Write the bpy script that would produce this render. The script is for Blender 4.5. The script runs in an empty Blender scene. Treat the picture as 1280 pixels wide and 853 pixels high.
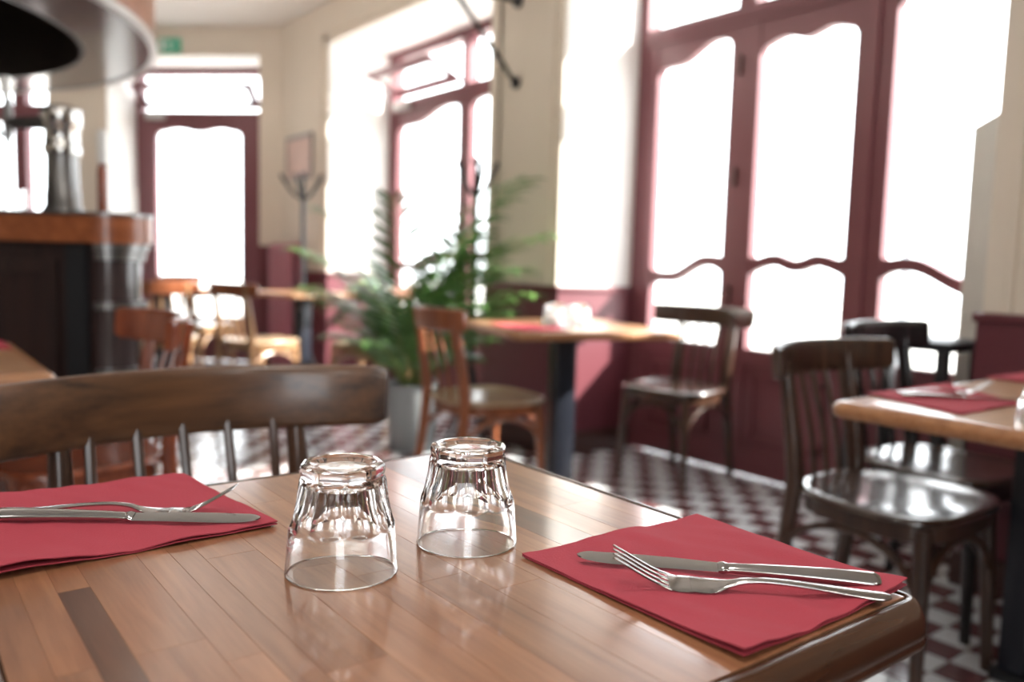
import bpy, bmesh, math, random
from mathutils import Vector, Matrix
random.seed(7)
PI = math.pi
S = bpy.context.scene
COL = S.collection

# ------------------------------------------------------------------ camera, sky, sun, exposure
EYE = Vector((0, 0, 1.01))
cr, cu, cf = Vector((.7938, -.6075, .0285)), Vector((.0351, .0926, .9951)), Vector((.6071, .7889, -.0949))
cam = bpy.data.cameras.new('camera')
cam.sensor_width = 36.0
cam.lens = 29.18
cam.clip_start = .02
cam.dof.use_dof = True
cam.dof.focus_distance = .715
cam.dof.aperture_fstop = 3.2
cam.dof.aperture_blades = 0
cam_o = bpy.data.objects.new('camera', cam)
COL.objects.link(cam_o)
cf = cf.normalized(); cr = (cr - cf * cr.dot(cf)).normalized(); cu = cr.cross(cf)
m4 = Matrix((cr, cu, -cf)).transposed().to_4x4()
m4.translation = EYE
cam_o.matrix_world = m4
S.camera = cam_o

world = bpy.data.worlds.new('world')
S.world = world
world.use_nodes = True
bg = world.node_tree.nodes['Background']
bg.inputs[0].default_value = (.93, .965, 1.0, 1)
bg.inputs[1].default_value = 4.6

sun = bpy.data.lights.new('sun', 'SUN')
sun.energy = 16.0
sun.color = (1.0, .95, .87)
sun.angle = math.radians(1.2)
sun_o = bpy.data.objects.new('sun', sun)
COL.objects.link(sun_o)
sun_o.location = (8, -4, 9)
sun_o.rotation_euler = Vector((-1.3, 1.0, -1.12)).to_track_quat('-Z', 'Y').to_euler()

def portal(loc, nrm, w, h):
    l = bpy.data.lights.new('daylight_portal', 'AREA')
    l.shape = 'RECTANGLE'; l.size = w; l.size_y = h
    l.cycles.is_portal = True
    o = bpy.data.objects.new('daylight_portal', l)
    COL.objects.link(o)
    o.location = loc
    o.rotation_euler = Vector(nrm).to_track_quat('-Z', 'Y').to_euler()

portal((3.5, 2.22, 1.3), (-1, 0, 0), 2.1, 2.6)
portal((3.5, 4.95, 1.3), (-1, 0, 0), 2.1, 2.6)
portal((-2.0, -3.45, 1.75), (0, 1, 0), 1.6, 1.7)  # portal of the window added behind the camera
# fill lights added out of view (the lamp drums are built with the other things)
l = bpy.data.lights.new('canopy_fill', 'AREA'); l.shape = 'DISK'; l.size = 2.6; l.energy = 110.0; l.color = (1.0, .95, .88)  # unseen uplight added above the canopy to brighten ceiling and far walls
o = bpy.data.objects.new('canopy_fill', l); COL.objects.link(o); o.location = (-.73, 4.99, 2.53); o.rotation_euler = (PI, 0, 0)
FILL_LAMPS = [(x, y) for x in (-2.3, .3) for y in (-1.9, .5)]
for lx, ly in FILL_LAMPS:
    l = bpy.data.lights.new('ceiling_fill', 'AREA'); l.shape = 'DISK'; l.size = .46; l.energy = 9.5; l.color = (1.0, .95, .88)  # added fill light, brightens the near half of the room
    o = bpy.data.objects.new('ceiling_fill', l); COL.objects.link(o); o.location = (lx, ly, 2.775)

S.view_settings.view_transform = 'Standard'
S.view_settings.look = 'None'
S.view_settings.gamma = 1
S.view_settings.use_curve_mapping = False
S.view_settings.exposure = 0.75
S.cycles.max_bounces = 14
S.cycles.transmission_bounces = 14
S.cycles.transparent_max_bounces = 14
S.cycles.diffuse_bounces = 6
S.cycles.glossy_bounces = 6
S.cycles.use_denoising = True
S.cycles.sample_clamp_indirect = 8.0

# ------------------------------------------------------------------ materials
MATS = {}
def newmat(name):
    m = bpy.data.materials.new(name); m.use_nodes = True
    nt = m.node_tree
    return m, nt, nt.nodes['Principled BSDF']

def plain(name, col, rough=.5, metal=0, coat=0, bump=0, bscale=200, var=0, spec=.5, vscale=6):
    m, nt, p = newmat(name)
    p.inputs['Roughness'].default_value = rough
    p.inputs['Metallic'].default_value = metal
    p.inputs['Coat Weight'].default_value = coat
    p.inputs['Coat Roughness'].default_value = .08
    p.inputs['Specular IOR Level'].default_value = spec
    p.inputs['Base Color'].default_value = (*col, 1)
    tc = nt.nodes.new('ShaderNodeTexCoord')
    if var:
        n = nt.nodes.new('ShaderNodeTexNoise'); n.inputs['Scale'].default_value = vscale; n.inputs['Detail'].default_value = 4
        nt.links.new(tc.outputs['Object'], n.inputs['Vector'])
        mx = nt.nodes.new('ShaderNodeMix'); mx.data_type = 'RGBA'
        mx.inputs['A'].default_value = (*[c * (1 - var) for c in col], 1)
        mx.inputs['B'].default_value = (*[min(1, c * (1 + var)) for c in col], 1)
        nt.links.new(n.outputs['Fac'], mx.inputs['Factor'])
        nt.links.new(mx.outputs['Result'], p.inputs['Base Color'])
    if bump:
        n = nt.nodes.new('ShaderNodeTexNoise'); n.inputs['Scale'].default_value = bscale; n.inputs['Detail'].default_value = 3
        nt.links.new(tc.outputs['Object'], n.inputs['Vector'])
        b = nt.nodes.new('ShaderNodeBump'); b.inputs['Strength'].default_value = bump; b.inputs['Distance'].default_value = .001
        nt.links.new(n.outputs['Fac'], b.inputs['Height'])
        nt.links.new(b.outputs['Normal'], p.inputs['Normal'])
    return m

def wood(name, dark, light, axis='Y', rough=.3, coat=0.0, scale=1.0, rand=0.0, bump=.08, coat_rough=.12, spec=.5):
    """wood grain along an object axis; rand = brightness spread between objects (staves, planks)"""
    m, nt, p = newmat(name)
    p.inputs['Roughness'].default_value = rough
    p.inputs['Coat Weight'].default_value = coat
    p.inputs['Coat Roughness'].default_value = coat_rough
    p.inputs['Specular IOR Level'].default_value = spec
    tc = nt.nodes.new('ShaderNodeTexCoord')
    oi = nt.nodes.new('ShaderNodeObjectInfo')
    add = nt.nodes.new('ShaderNodeVectorMath'); add.operation = 'ADD'
    sc = nt.nodes.new('ShaderNodeVectorMath'); sc.operation = 'SCALE'; sc.inputs['Scale'].default_value = 7.0
    comb = nt.nodes.new('ShaderNodeCombineXYZ')
    for k in range(3): nt.links.new(oi.outputs['Random'], comb.inputs[k])
    nt.links.new(comb.outputs[0], sc.inputs[0])
    nt.links.new(tc.outputs['Object'], add.inputs[0]); nt.links.new(sc.outputs[0], add.inputs[1])
    mp = nt.nodes.new('ShaderNodeMapping')
    s = {'X': (4, 60, 60), 'Y': (60, 4, 60), 'Z': (60, 60, 4)}[axis]
    mp.inputs['Scale'].default_value = [v * scale for v in s]
    nt.links.new(add.outputs[0], mp.inputs['Vector'])
    n1 = nt.nodes.new('ShaderNodeTexNoise'); n1.inputs['Scale'].default_value = 1; n1.inputs['Detail'].default_value = 6; n1.inputs['Distortion'].default_value = .6
    n2 = nt.nodes.new('ShaderNodeTexNoise'); n2.inputs['Scale'].default_value = 5; n2.inputs['Detail'].default_value = 3
    nt.links.new(mp.outputs[0], n1.inputs['Vector']); nt.links.new(mp.outputs[0], n2.inputs['Vector'])
    ma = nt.nodes.new('ShaderNodeMath'); ma.operation = 'MULTIPLY_ADD'; ma.inputs[1].default_value = .35
    nt.links.new(n2.outputs['Fac'], ma.inputs[0]); nt.links.new(n1.outputs['Fac'], ma.inputs[2])
    rp = nt.nodes.new('ShaderNodeValToRGB')
    rp.color_ramp.elements[0].position = .42; rp.color_ramp.elements[0].color = (*dark, 1)
    rp.color_ramp.elements[1].position = .95; rp.color_ramp.elements[1].color = (*light, 1)
    nt.links.new(ma.outputs[0], rp.inputs[0])
    out = rp.outputs[0]
    if rand:
        mr = nt.nodes.new('ShaderNodeMapRange'); mr.inputs['To Min'].default_value = 1 - rand; mr.inputs['To Max'].default_value = 1 + rand * .6
        pw = nt.nodes.new('ShaderNodeMath'); pw.operation = 'POWER'; pw.inputs[1].default_value = .45
        nt.links.new(oi.outputs['Random'], pw.inputs[0]); nt.links.new(pw.outputs[0], mr.inputs['Value'])
        vm = nt.nodes.new('ShaderNodeVectorMath'); vm.operation = 'SCALE'
        nt.links.new(out, vm.inputs[0]); nt.links.new(mr.outputs[0], vm.inputs['Scale'])
        out = vm.outputs[0]
    nt.links.new(out, p.inputs['Base Color'])
    if bump:
        b = nt.nodes.new('ShaderNodeBump'); b.inputs['Strength'].default_value = bump; b.inputs['Distance'].default_value = .0006
        nt.links.new(n2.outputs['Fac'], b.inputs['Height']); nt.links.new(b.outputs['Normal'], p.inputs['Normal'])
        nt.links.new(b.outputs['Normal'], p.inputs['Coat Normal'])
    return m

def pane_mat(name):
    m, nt, p = newmat(name)
    nt.nodes.remove(p)
    tr = nt.nodes.new('ShaderNodeBsdfTransparent'); tr.inputs[0].default_value = (.97, .985, .98, 1)
    gl = nt.nodes.new('ShaderNodeBsdfGlossy'); gl.inputs['Roughness'].default_value = .02
    lw = nt.nodes.new('ShaderNodeLayerWeight'); lw.inputs['Blend'].default_value = .5
    pw = nt.nodes.new('ShaderNodeMath'); pw.operation = 'POWER'; pw.inputs[1].default_value = 5
    nt.links.new(lw.outputs['Facing'], pw.inputs[0])
    fr = nt.nodes.new('ShaderNodeMath'); fr.operation = 'MULTIPLY_ADD'; fr.inputs[1].default_value = .93; fr.inputs[2].default_value = .06
    nt.links.new(pw.outputs[0], fr.inputs[0])
    mx = nt.nodes.new('ShaderNodeMixShader')
    nt.links.new(fr.outputs[0], mx.inputs[0]); nt.links.new(tr.outputs[0], mx.inputs[1]); nt.links.new(gl.outputs[0], mx.inputs[2])
    nt.links.new(mx.outputs[0], nt.nodes['Material Output'].inputs[0])
    return m

def glass_mat(name, col=(1, 1, 1), ior=1.5):
    m, nt, p = newmat(name)
    p.inputs['Base Color'].default_value = (*col, 1)
    p.inputs['Roughness'].default_value = 0.0
    p.inputs['IOR'].default_value = ior
    p.inputs['Transmission Weight'].default_value = 1.0
    return m

def opal_mat(name):
    m, nt, p = newmat(name)
    p.inputs['Base Color'].default_value = (.8, .8, .78, 1)
    p.inputs['Emission Color'].default_value = (1, .95, .88, 1)
    p.inputs['Emission Strength'].default_value = 4.0
    return m

M = dict(
    beige=plain('beige_wall_paint', (.74, .67, .57), .75, bump=.15, bscale=60, var=.03),
    white=plain('white_reveal_paint', (.86, .86, .84), .7, bump=.1, bscale=60),
    ceiling=plain('ceiling_paint', (.84, .82, .79), .8),
    maroon=plain('maroon_gloss_paint', (.175, .058, .068), .38, bump=.06, bscale=40, var=.06),
    dado=plain('maroon_wall_paint', (.125, .030, .040), .45, bump=.1, bscale=50, var=.06),
    skirting=plain('dark_brown_skirting', (.055, .022, .018), .4),
    pane=pane_mat('window_glass'),
    grout=plain('floor_grout', (.30, .28, .27), .6),
    tile_w=plain('white_floor_tile', (.60, .62, .64), .16, var=.07, vscale=9),
    tile_d=plain('oxblood_floor_tile', (.125, .056, .058), .16, var=.12, vscale=9),
    stave=wood('butcher_block', (.19, .076, .035), (.36, .170, .085), 'Y', .28, 1.0, 1.2, .24, .05, .11),
    stave_dark=wood('dark_butcher_block', (.060, .024, .012), (.125, .052, .026), 'Y', .28, 1.0, 1.2, .15, .05, .11),
    edge=wood('walnut_edge', (.022, .009, .0045), (.075, .029, .013), 'X', .25, .25, .7, 0, .10, .06, .35),
    beech=wood('honey_table_top', (.34, .17, .08), (.52, .29, .15), 'X', .3, .4, 1.0, .08, .05),
    beech_edge=wood('honey_table_edge', (.25, .10, .04), (.42, .20, .09), 'X', .3, .4, .8, 0, .05),
    chair_dark=wood('dark_walnut_chair', (.020, .010, .007), (.075, .034, .019), 'Z', .30, .35, .6, .1, .05),
    chair_near=wood('worn_walnut_chair', (.030, .014, .008), (.17, .076, .033), 'X', .34, .3, .35, 0, .06),
    chair_orange=wood('orange_brown_chair', (.16, .045, .018), (.34, .115, .05), 'Z', .3, .4, .6, .05, .05),
    chair_red=wood('red_stained_chair', (.13, .030, .014), (.33, .085, .036), 'Z', .26, .5, .6, .05, .05),
    chair_pale=wood('pale_worn_chair', (.20, .10, .05), (.42, .25, .13), 'Z', .3, .4, .6, .05, .05),
    chair_black=plain('black_lacquered_chair', (.014, .012, .013), .22, coat=.4),
    seat_pale=wood('pale_plywood_seat', (.26, .17, .10), (.44, .32, .20), 'X', .3, .3, .6, 0, .04),
    seat_dark=wood('dark_varnished_seat', (.022, .012, .010), (.07, .035, .022), 'X', .22, 1.0, .5, 0, .03, .12, .8),
    napkin=plain('red_paper_napkin', (.385, .055, .078), .85, bump=.55, bscale=520, spec=.15),
    steel=plain('brushed_cutlery_steel', (.42, .41, .40), .14, 1.0),
    glass=glass_mat('tumbler_glass'),
    black=plain('black_powder_coat', (.012, .013, .016), .38),
    blackpost=plain('blue_black_table_post', (.012, .014, .021), .3),
    bar_dark=wood('dark_bar_panel', (.012, .006, .006), (.040, .016, .013), 'Z', .35, .2, .5, 0, .03),
    bar_slab=wood('orange_bar_counter', (.22, .060, .020), (.40, .125, .045), 'X', .3, .3, .5, 0, .03),
    bar_grey=plain('polished_dark_bar_end', (.05, .035, .035), .18, coat=.8),
    canopy_under=plain('taupe_gloss_soffit', (.17, .135, .125), .14, coat=.3),
    canopy_dark=plain('dark_canopy_inside', (.030, .020, .016), .4),
    rim=plain('pale_canopy_rim', (.46, .44, .43), .3),
    chrome=plain('worn_chrome', (.55, .54, .52), .16, 1.0),
    gunmetal=plain('grey_metal', (.20, .195, .19), .28, .9),
    exit_green=plain('exit_sign_green', (.06, .46, .30), .4),
    exit_white=plain('exit_sign_white', (.82, .86, .82), .4),
    whiteplastic=plain('white_plastic', (.78, .78, .76), .35),
    radiator=plain('dusty_pink_radiator', (.36, .115, .150), .35),
    pot=plain('grey_planter', (.24, .255, .26), .5),
    soil=plain('potting_soil', (.03, .02, .012), .9),
    leaf=plain('palm_leaf', (.075, .165, .045), .38, var=.5, vscale=14),
    leaf_hi=plain('young_palm_leaf', (.14, .27, .07), .38, var=.3, vscale=14),
    stem=plain('palm_stem', (.16, .20, .06), .5),
    poster=plain('pale_pink_print', (.68, .50, .44), .6, var=.15, vscale=5),
    grey=plain('grey_painted_wood', (.33, .31, .30), .5),
    opal=opal_mat('fill_lamp_diffuser'),
    board=plain('pale_board', (.60, .58, .53), .6, var=.05),
    juice=plain('orange_juice', (.80, .28, .02), .2),
    facade=plain('pale_stone_facade', (.74, .70, .63), .8, var=.04, vscale=.8),
    street=plain('pale_paving', (.55, .53, .50), .8, var=.06, vscale=1.5),
    darkwin=plain('facade_window_glass', (.12, .14, .17), .1),
    lampgrey=plain('grey_lamp_post', (.30, .31, .33), .5),
)

# ------------------------------------------------------------------ mesh helpers
def add_box(bm, x0, x1, y0, y1, z0, z1, bev=0, seg=2, mi=0):
    g = bmesh.ops.create_cube(bm, size=1)
    vs = g['verts']
    bmesh.ops.scale(bm, vec=(x1 - x0, y1 - y0, z1 - z0), verts=vs)
    bmesh.ops.translate(bm, vec=((x0 + x1) / 2, (y0 + y1) / 2, (z0 + z1) / 2), verts=vs)
    if mi:
        for f in {f for v in vs for f in v.link_faces}: f.material_index = mi
    if bev:
        es = list({e for v in vs for e in v.link_edges})
        bmesh.ops.bevel(bm, geom=es, offset=bev, segments=seg, affect='EDGES', profile=.5)
    return bm

def frames(pts):
    """parallel transport frames along a polyline"""
    n = len(pts); T = []
    for i in range(n):
        a = pts[max(0, i - 1)]; b = pts[min(n - 1, i + 1)]
        T.append((b - a).normalized())
    up = Vector((0, 0, 1)) if abs(T[0].z) < .9 else Vector((1, 0, 0))
    N = [(up - T[0] * up.dot(T[0])).normalized()]
    for i in range(1, n):
        v = N[-1] - T[i] * N[-1].dot(T[i])
        N.append(v.normalized() if v.length > 1e-6 else N[-1])
    return [(T[i], N[i], T[i].cross(N[i])) for i in range(n)]

def add_tube(bm, pts, rad, seg=10, caps=True, flat=1.0, closed=False):
    pts = [Vector(p) for p in pts]
    if not hasattr(rad, '__len__'): rad = [rad] * len(pts)
    fr = frames(pts); rings = []
    for p, r, (t, n, b) in zip(pts, rad, fr):
        rings.append([bm.verts.new(p + n * (r * math.cos(2 * PI * k / seg)) + b * (r * flat * math.sin(2 * PI * k / seg))) for k in range(seg)])
    m = len(rings)
    for i in range(m if closed else m - 1):
        A, B = rings[i], rings[(i + 1) % m]
        for k in range(seg):
            bm.faces.new((A[k], A[(k + 1) % seg], B[(k + 1) % seg], B[k]))
    if caps and not closed:
        bm.faces.new(list(reversed(rings[0]))); bm.faces.new(rings[-1])
    return bm

def add_lathe(bm, prof, seg=32, cx=0, cy=0, cap0=True, cap1=True):
    rings = []
    for r, z in prof:
        rings.append([bm.verts.new((cx + r * math.cos(2 * PI * k / seg), cy + r * math.sin(2 * PI * k / seg), z)) for k in range(seg)])
    for A, B in zip(rings, rings[1:]):
        for k in range(seg):
            bm.faces.new((A[k], A[(k + 1) % seg], B[(k + 1) % seg], B[k]))
    if cap0: bm.faces.new(list(reversed(rings[0])))
    if cap1: bm.faces.new(rings[-1])
    return bm

def add_prism(bm, poly, z0, z1, mi=0, T=None):
    """poly of (x,y) counter-clockwise extruded in z; T maps a Vector"""
    T = T or (lambda v: v)
    a = [bm.verts.new(T(Vector((x, y, z0)))) for x, y in poly]
    b = [bm.verts.new(T(Vector((x, y, z1)))) for x, y in poly]
    n = len(poly); fs = [bm.faces.new(list(reversed(a))), bm.faces.new(b)]
    for k in range(n): fs.append(bm.faces.new((a[k], a[(k + 1) % n], b[(k + 1) % n], b[k])))
    for f in fs: f.material_index = mi
    return bm

def add_strip(bm, lo, hi, T, d0, d1):
    """a board whose lower and upper outlines are the polylines lo and hi (same count, (a,z)); thickness d0..d1; T(a,d,z)->Vector"""
    n = len(lo); V = []
    for d in (d0, d1):
        V.append([[bm.verts.new(T(a, d, z)) for a, z in lo], [bm.verts.new(T(a, d, z)) for a, z in hi]])
    for k in range(n - 1):
        bm.faces.new((V[0][0][k], V[0][0][k + 1], V[0][1][k + 1], V[0][1][k]))
        bm.faces.new((V[1][0][k + 1], V[1][0][k], V[1][1][k], V[1][1][k + 1]))
        bm.faces.new((V[0][1][k], V[0][1][k + 1], V[1][1][k + 1], V[1][1][k]))
        bm.faces.new((V[0][0][k + 1], V[0][0][k], V[1][0][k], V[1][0][k + 1]))
    for k in (0, n - 1):
        bm.faces.new((V[0][0][k], V[0][1][k], V[1][1][k], V[1][0][k]))
    return bm

def mesh(name, bm, mats, smooth=40, fix=True):
    if fix: bmesh.ops.recalc_face_normals(bm, faces=bm.faces[:])
    me = bpy.data.meshes.new(name)
    bm.to_mesh(me); bm.free()
    for m in (mats if isinstance(mats, (list, tuple)) else [mats]): me.materials.append(m)
    if smooth:
        me.polygons.foreach_set('use_smooth', [True] * len(me.polygons))
        me.set_sharp_from_angle(angle=math.radians(smooth))
    return me

def obj(name, bm, mats, parent=None, smooth=40, loc=None, rotz=None, fix=True):
    me = bm if isinstance(bm, bpy.types.Mesh) else mesh(name, bm, mats, smooth, fix)
    o = bpy.data.objects.new(name, me)
    COL.objects.link(o)
    if parent: o.parent = parent
    if loc is not None: o.location = loc
    if rotz is not None: o.rotation_euler = (0, 0, rotz)
    return o

def NB(): return bmesh.new()

def tag(o, label=None, cat=None, group=None, kind=None):
    if label: o['label'] = label
    if cat: o['category'] = cat
    if group: o['group'] = group
    if kind: o['kind'] = kind
    return o

def thing(name, label, cat, loc=(0, 0, 0), rotz=0, group=None):
    o = bpy.data.objects.new(name, None)
    o.empty_display_size = .05
    COL.objects.link(o)
    o.location = loc; o.rotation_euler = (0, 0, rotz)
    return tag(o, label, cat, group)

def struct(name, bm, m, smooth=0, loc=None, rotz=None):
    o = obj(name, bm, m, None, smooth, loc, rotz)
    o['kind'] = 'structure'
    return o

def dup(root, loc, rotz, label, group=None):
    r = root.copy(); COL.objects.link(r)
    r.location = loc; r.rotation_euler = (root.rotation_euler[0], root.rotation_euler[1], rotz); r['label'] = label
    if group: r['group'] = group
    for ch in list(root.children):
        c = ch.copy(); COL.objects.link(c); c.parent = r
        for g in list(ch.children):
            d = g.copy(); COL.objects.link(d); d.parent = c
    return r

def arc(n, f): return [f(k / (n - 1)) for k in range(n)]

# ------------------------------------------------------------------ room shell
WX, WO = 2.80, 3.47              # inner face and outer face of the window wall
CEIL = 2.93
NICHES = [(1.18, 3.26), (3.89, 6.01)]
LINT = 2.62
PILLARS = [(-3.2, 1.18), (3.26, 3.89), (6.01, 6.94)]

bm = NB()
for a, b in PILLARS: add_box(bm, WX, WO, a, b, -.02, LINT)
add_box(bm, WX, WO, -3.2, 6.94, LINT, CEIL + .1)
bm.faces.ensure_lookup_table()
bmesh.ops.recalc_face_normals(bm, faces=bm.faces[:])
for f in bm.faces:
    f.material_index = 0 if (f.normal.x < -.5) else 1
struct('wall_right', bm, [M['beige'], M['white']])

# chamfered corner wall: local x runs left along the wall, local -y is outdoors
CH_LOC, CH_ROT = (2.80, 6.94, 0), math.radians(135)
CH_D = .45
DOOR_S, DOOR_TOP = (.20, 1.60), 2.69
WIN3_S, WIN3_TOP = (2.17, 3.70), 2.69
bm = NB()
for a, b in ((-.3, DOOR_S[0]), (DOOR_S[1], WIN3_S[0]), (WIN3_S[1], 5.6)):
    add_box(bm, a, b, -.6, 0, -.02, DOOR_TOP)
add_box(bm, -.3, 5.6, -.6, 0, DOOR_TOP, CEIL + .1)
bm.faces.ensure_lookup_table()
bmesh.ops.recalc_face_normals(bm, faces=bm.faces[:])
for f in bm.faces: f.material_index = 0 if f.normal.y > .5 else 1
struct('wall_back', bm, [M['beige'], M['white']], loc=CH_LOC, rotz=CH_ROT)

bm = NB(); add_box(bm, -4.2, -4.0, -3.2, 11, -.02, CEIL + .1); add_box(bm, -4.2, -.6, 10.7, 10.9, -.02, CEIL + .1)
struct('wall_left', bm, M['beige'])
bm = NB()
for x0, x1 in ((-4.2, -2.8), (-1.2, 3.47)): add_box(bm, x0, x1, -3.4, -3.2, .9, 2.6)  # the gap is an unseen window added to brighten the room
add_box(bm, -4.2, 3.47, -3.4, -3.2, -.02, .9); add_box(bm, -4.2, 3.47, -3.4, -3.2, 2.6, CEIL + .1)
struct('wall_front', bm, M['beige'])
bm = NB(); add_box(bm, -4.0, -3.97, -3.2, 3.0, 0, 2.1); add_box(bm, -1.15, 2.75, -3.2, -3.17, 0, 2.1); add_box(bm, -4.0, -2.85, -3.2, -3.17, 0, 2.1)
struct('trim_20', bm, M['bar_dark'])  # unseen dark panelling added to darken reflections in the cutlery
bm = NB(); add_prism(bm, [(-4.2, -3.4), (3.5, -3.4), (3.5, 7.2), (-.6, 11.3), (-4.2, 11.3)], CEIL, CEIL + .12)
struct('ceiling', bm, M['ceiling'])

# floor: grout bed, single tiles where they show, one mesh of tiles beyond
TS = .105
bm = NB(); add_prism(bm, [(-4.2, -3.4), (3.5, -3.4), (3.5, 7.2), (-.6, 11.3), (-4.2, 11.3)], -.12, -.003)
floor = struct('floor', bm, M['grout'])
def tile_bm(bm, x, y, mi=0):
    h = TS / 2 - .0015
    g = h - .0015
    lo = [bm.verts.new((x + sx * h, y + sy * h, -.0028)) for sx, sy in ((-1, -1), (1, -1), (1, 1), (-1, 1))]
    hi = [bm.verts.new((x + sx * g, y + sy * g, 0)) for sx, sy in ((-1, -1), (1, -1), (1, 1), (-1, 1))]
    fs = [bm.faces.new(hi)] + [bm.faces.new((lo[k], lo[(k + 1) % 4], hi[(k + 1) % 4], hi[k])) for k in range(4)]
    for f in fs: f.material_index = mi
tw = NB(); tile_bm(tw, 0, 0); TW = mesh('tile', tw, M['tile_w'], 0)
td = NB(); tile_bm(td, 0, 0); TD = mesh('tile', td, M['tile_d'], 0)
cand = []
rest = NB()
for i in range(-40, 34):
    for j in range(-32, 108):
        x, y = (i + .5) * TS, (j + .5) * TS
        if x > WO - .05 or x + y > 10.25 or x < -4: continue
        d = i % 2 == 0 and j % 2 == 0 or (i % 2 == 1 and j % 2 == 1)
        near = (1.75 < x < 2.85 and .62 < y < 1.75) or (2.25 < x < 3.3 and 1.75 < y < 3.05)
        if near and len(cand) < 300: cand.append((x, y, d))
        elif y > -1: tile_bm(rest, x, y, 1 if d else 0)
for x, y, d in cand:
    obj('tile', TD if d else TW, None, floor, loc=(x, y, 0))
o = obj('tile_field', rest, [M['tile_w'], M['tile_d']], floor, 0); o['kind'] = 'stuff'

# maroon dado, cap and skirting round every pillar of the window wall
n = 1
for a, b in PILLARS:
    bm = NB(); add_box(bm, WX - .014, 3.325, a - .014, b + .014, -.002, .862)
    dd = struct('trim_%d' % n, bm, M['dado']); n += 1
    bm = NB(); add_box(bm, WX - .026, 3.325, a - .026, b + .026, .862, .892, .006)
    obj('dado_cap', bm, M['dado'], dd)
    bm = NB(); add_box(bm, WX - .032, 3.325, a - .032, b + .032, -.001, .115, .005)
    obj('skirting_board', bm, M['skirting'], dd)
# architraves round the niches
for a, b in NICHES:
    bm = NB()
    for y0, y1 in ((a - .085, a), (b, b + .085)):
        add_box(bm, WX - .014, WX + .01, y0, y1, .892, LINT + .085, .004)
        yo = (y0, y0 + .022) if y0 < a else (y1 - .022, y1)
        add_box(bm, WX - .026, WX + .01, yo[0], yo[1], .892, LINT + .085, .004)
    add_box(bm, WX - .014, WX + .01, a - .085, b + .085, LINT, LINT + .085, .004)
    add_box(bm, WX - .026, WX + .01, a - .085, b + .085, LINT + .063, LINT + .085, .004)
    struct('trim_%d' % n, bm, M['beige']); n += 1
# dado on the chamfer
for a, b in ((-.3, DOOR_S[0]), (DOOR_S[1], WIN3_S[0]), (WIN3_S[1], 5.6)):
    bm = NB(); add_box(bm, a, b, -.1, .014, -.002, 1.09)
    dd = struct('trim_%d' % n, bm, M['dado'], loc=CH_LOC, rotz=CH_ROT); n += 1
    bm = NB(); add_box(bm, a, b, -.1, .028, -.001, .115, .005); obj('skirting_board', bm, M['skirting'], dd)

# ------------------------------------------------------------------ window joinery
FX = 3.33                        # inner face of the french windows
def wave(n, f): return [f(k / (n - 1)) for k in range(n)]
def ease(t): return t * t * (3 - 2 * t)
def rise(t):      # low, flat, then up to a hump, slightly down at the end
    return ease(max(0, min(1, (t - .28) / .5))) - .18 * ease(max(0, min(1, (t - .84) / .16)))
def bow(t):       # symmetric double hump
    return .5 - .5 * math.cos(4 * PI * t) if True else 0
TW1 = lambda a, d, z: Vector((FX + d, a, z))
def pane_obj(parent, T, a0, a1, z0, z1, d):
    b = NB(); v = [b.verts.new(T(a, d, z)) for a, z in ((a0, z0), (a1, z0), (a1, z1), (a0, z1))]; b.faces.new(v)
    obj('pane', b, M['pane'], parent, 0)

def french_leaf(root, T, a0, a1, st, z_pan, z_glass0, z_bar, z_top, prof, amp, zhead):
    """a door leaf between a0 and a1 (a0<a1): stiles, bottom panel, wavy bar, wavy head, two panes"""
    leaf = NB()
    g0, g1 = a0 + st[0], a1 - st[1]
    for x0, x1 in ((a0, g0), (g1, a1)):
        p = [(x0, .012), (x1, .012)]
        add_strip(leaf, p, [(x, zhead) for x, _ in p], T, 0, .055)
    add_strip(leaf, [(g0, .012), (g1, .012)], [(g0, z_glass0), (g1, z_glass0)], T, .012, .05)
    add_strip(leaf, [(g0, .012), (g1, .012)], [(g0, .14), (g1, .14)], T, 0, .055)
    add_strip(leaf, [(g0, z_glass0 - .075), (g1, z_glass0 - .075)], [(g0, z_glass0), (g1, z_glass0)], T, 0, .055)
    nn = 33
    xs = [g0 + (g1 - g0) * k / (nn - 1) for k in range(nn)]
    hv = [z_top + amp * prof(k / (nn - 1)) for k in range(nn)]
    rc = .035
    hv = [min(h, h - (rc - math.sqrt(max(0, rc * rc - (rc - min(rc, x - g0, g1 - x)) ** 2)))) for x, h in zip(xs, hv)]
    add_strip(leaf, list(zip(xs, hv)), [(x, zhead) for x in xs], T, .004, .052)
    lf = obj('leaf', leaf, M['maroon'], root, 30)
    bar = NB()
    bv = [z_bar + amp * 1.05 * prof(k / (nn - 1)) for k in range(nn)]
    tk = [.028 + .014 * max(0, 1 - min(x - g0, g1 - x) / .05) ** 2 for x in xs]
    add_strip(bar, [(x, v - t) for x, v, t in zip(xs, bv, tk)], [(x, v + t) for x, v, t in zip(xs, bv, tk)], T, .006, .05)
    obj('glazing_bar', bar, M['maroon'], lf, 40)
    pane_obj(lf, T, g0 - .004, g1 + .004, z_glass0 - .004, zhead - .01, .03)
    # raised moulding on the bottom panel
    mo = NB(); i = .05
    r0, r1, s0, s1 = g0 + i, g1 - i, .19, z_glass0 - .12
    for (xa, xb, za, zb) in ((r0, r1, s0, s0 + .018), (r0, r1, s1 - .018, s1), (r0, r0 + .018, s0, s1), (r1 - .018, r1, s0, s1)):
        add_strip(mo, [(xa, za), (xb, za)], [(xa, zb), (xb, zb)], T, -.002, .02)
    obj('panel_moulding', mo, M['maroon'], lf, 0)
    return lf

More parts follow.
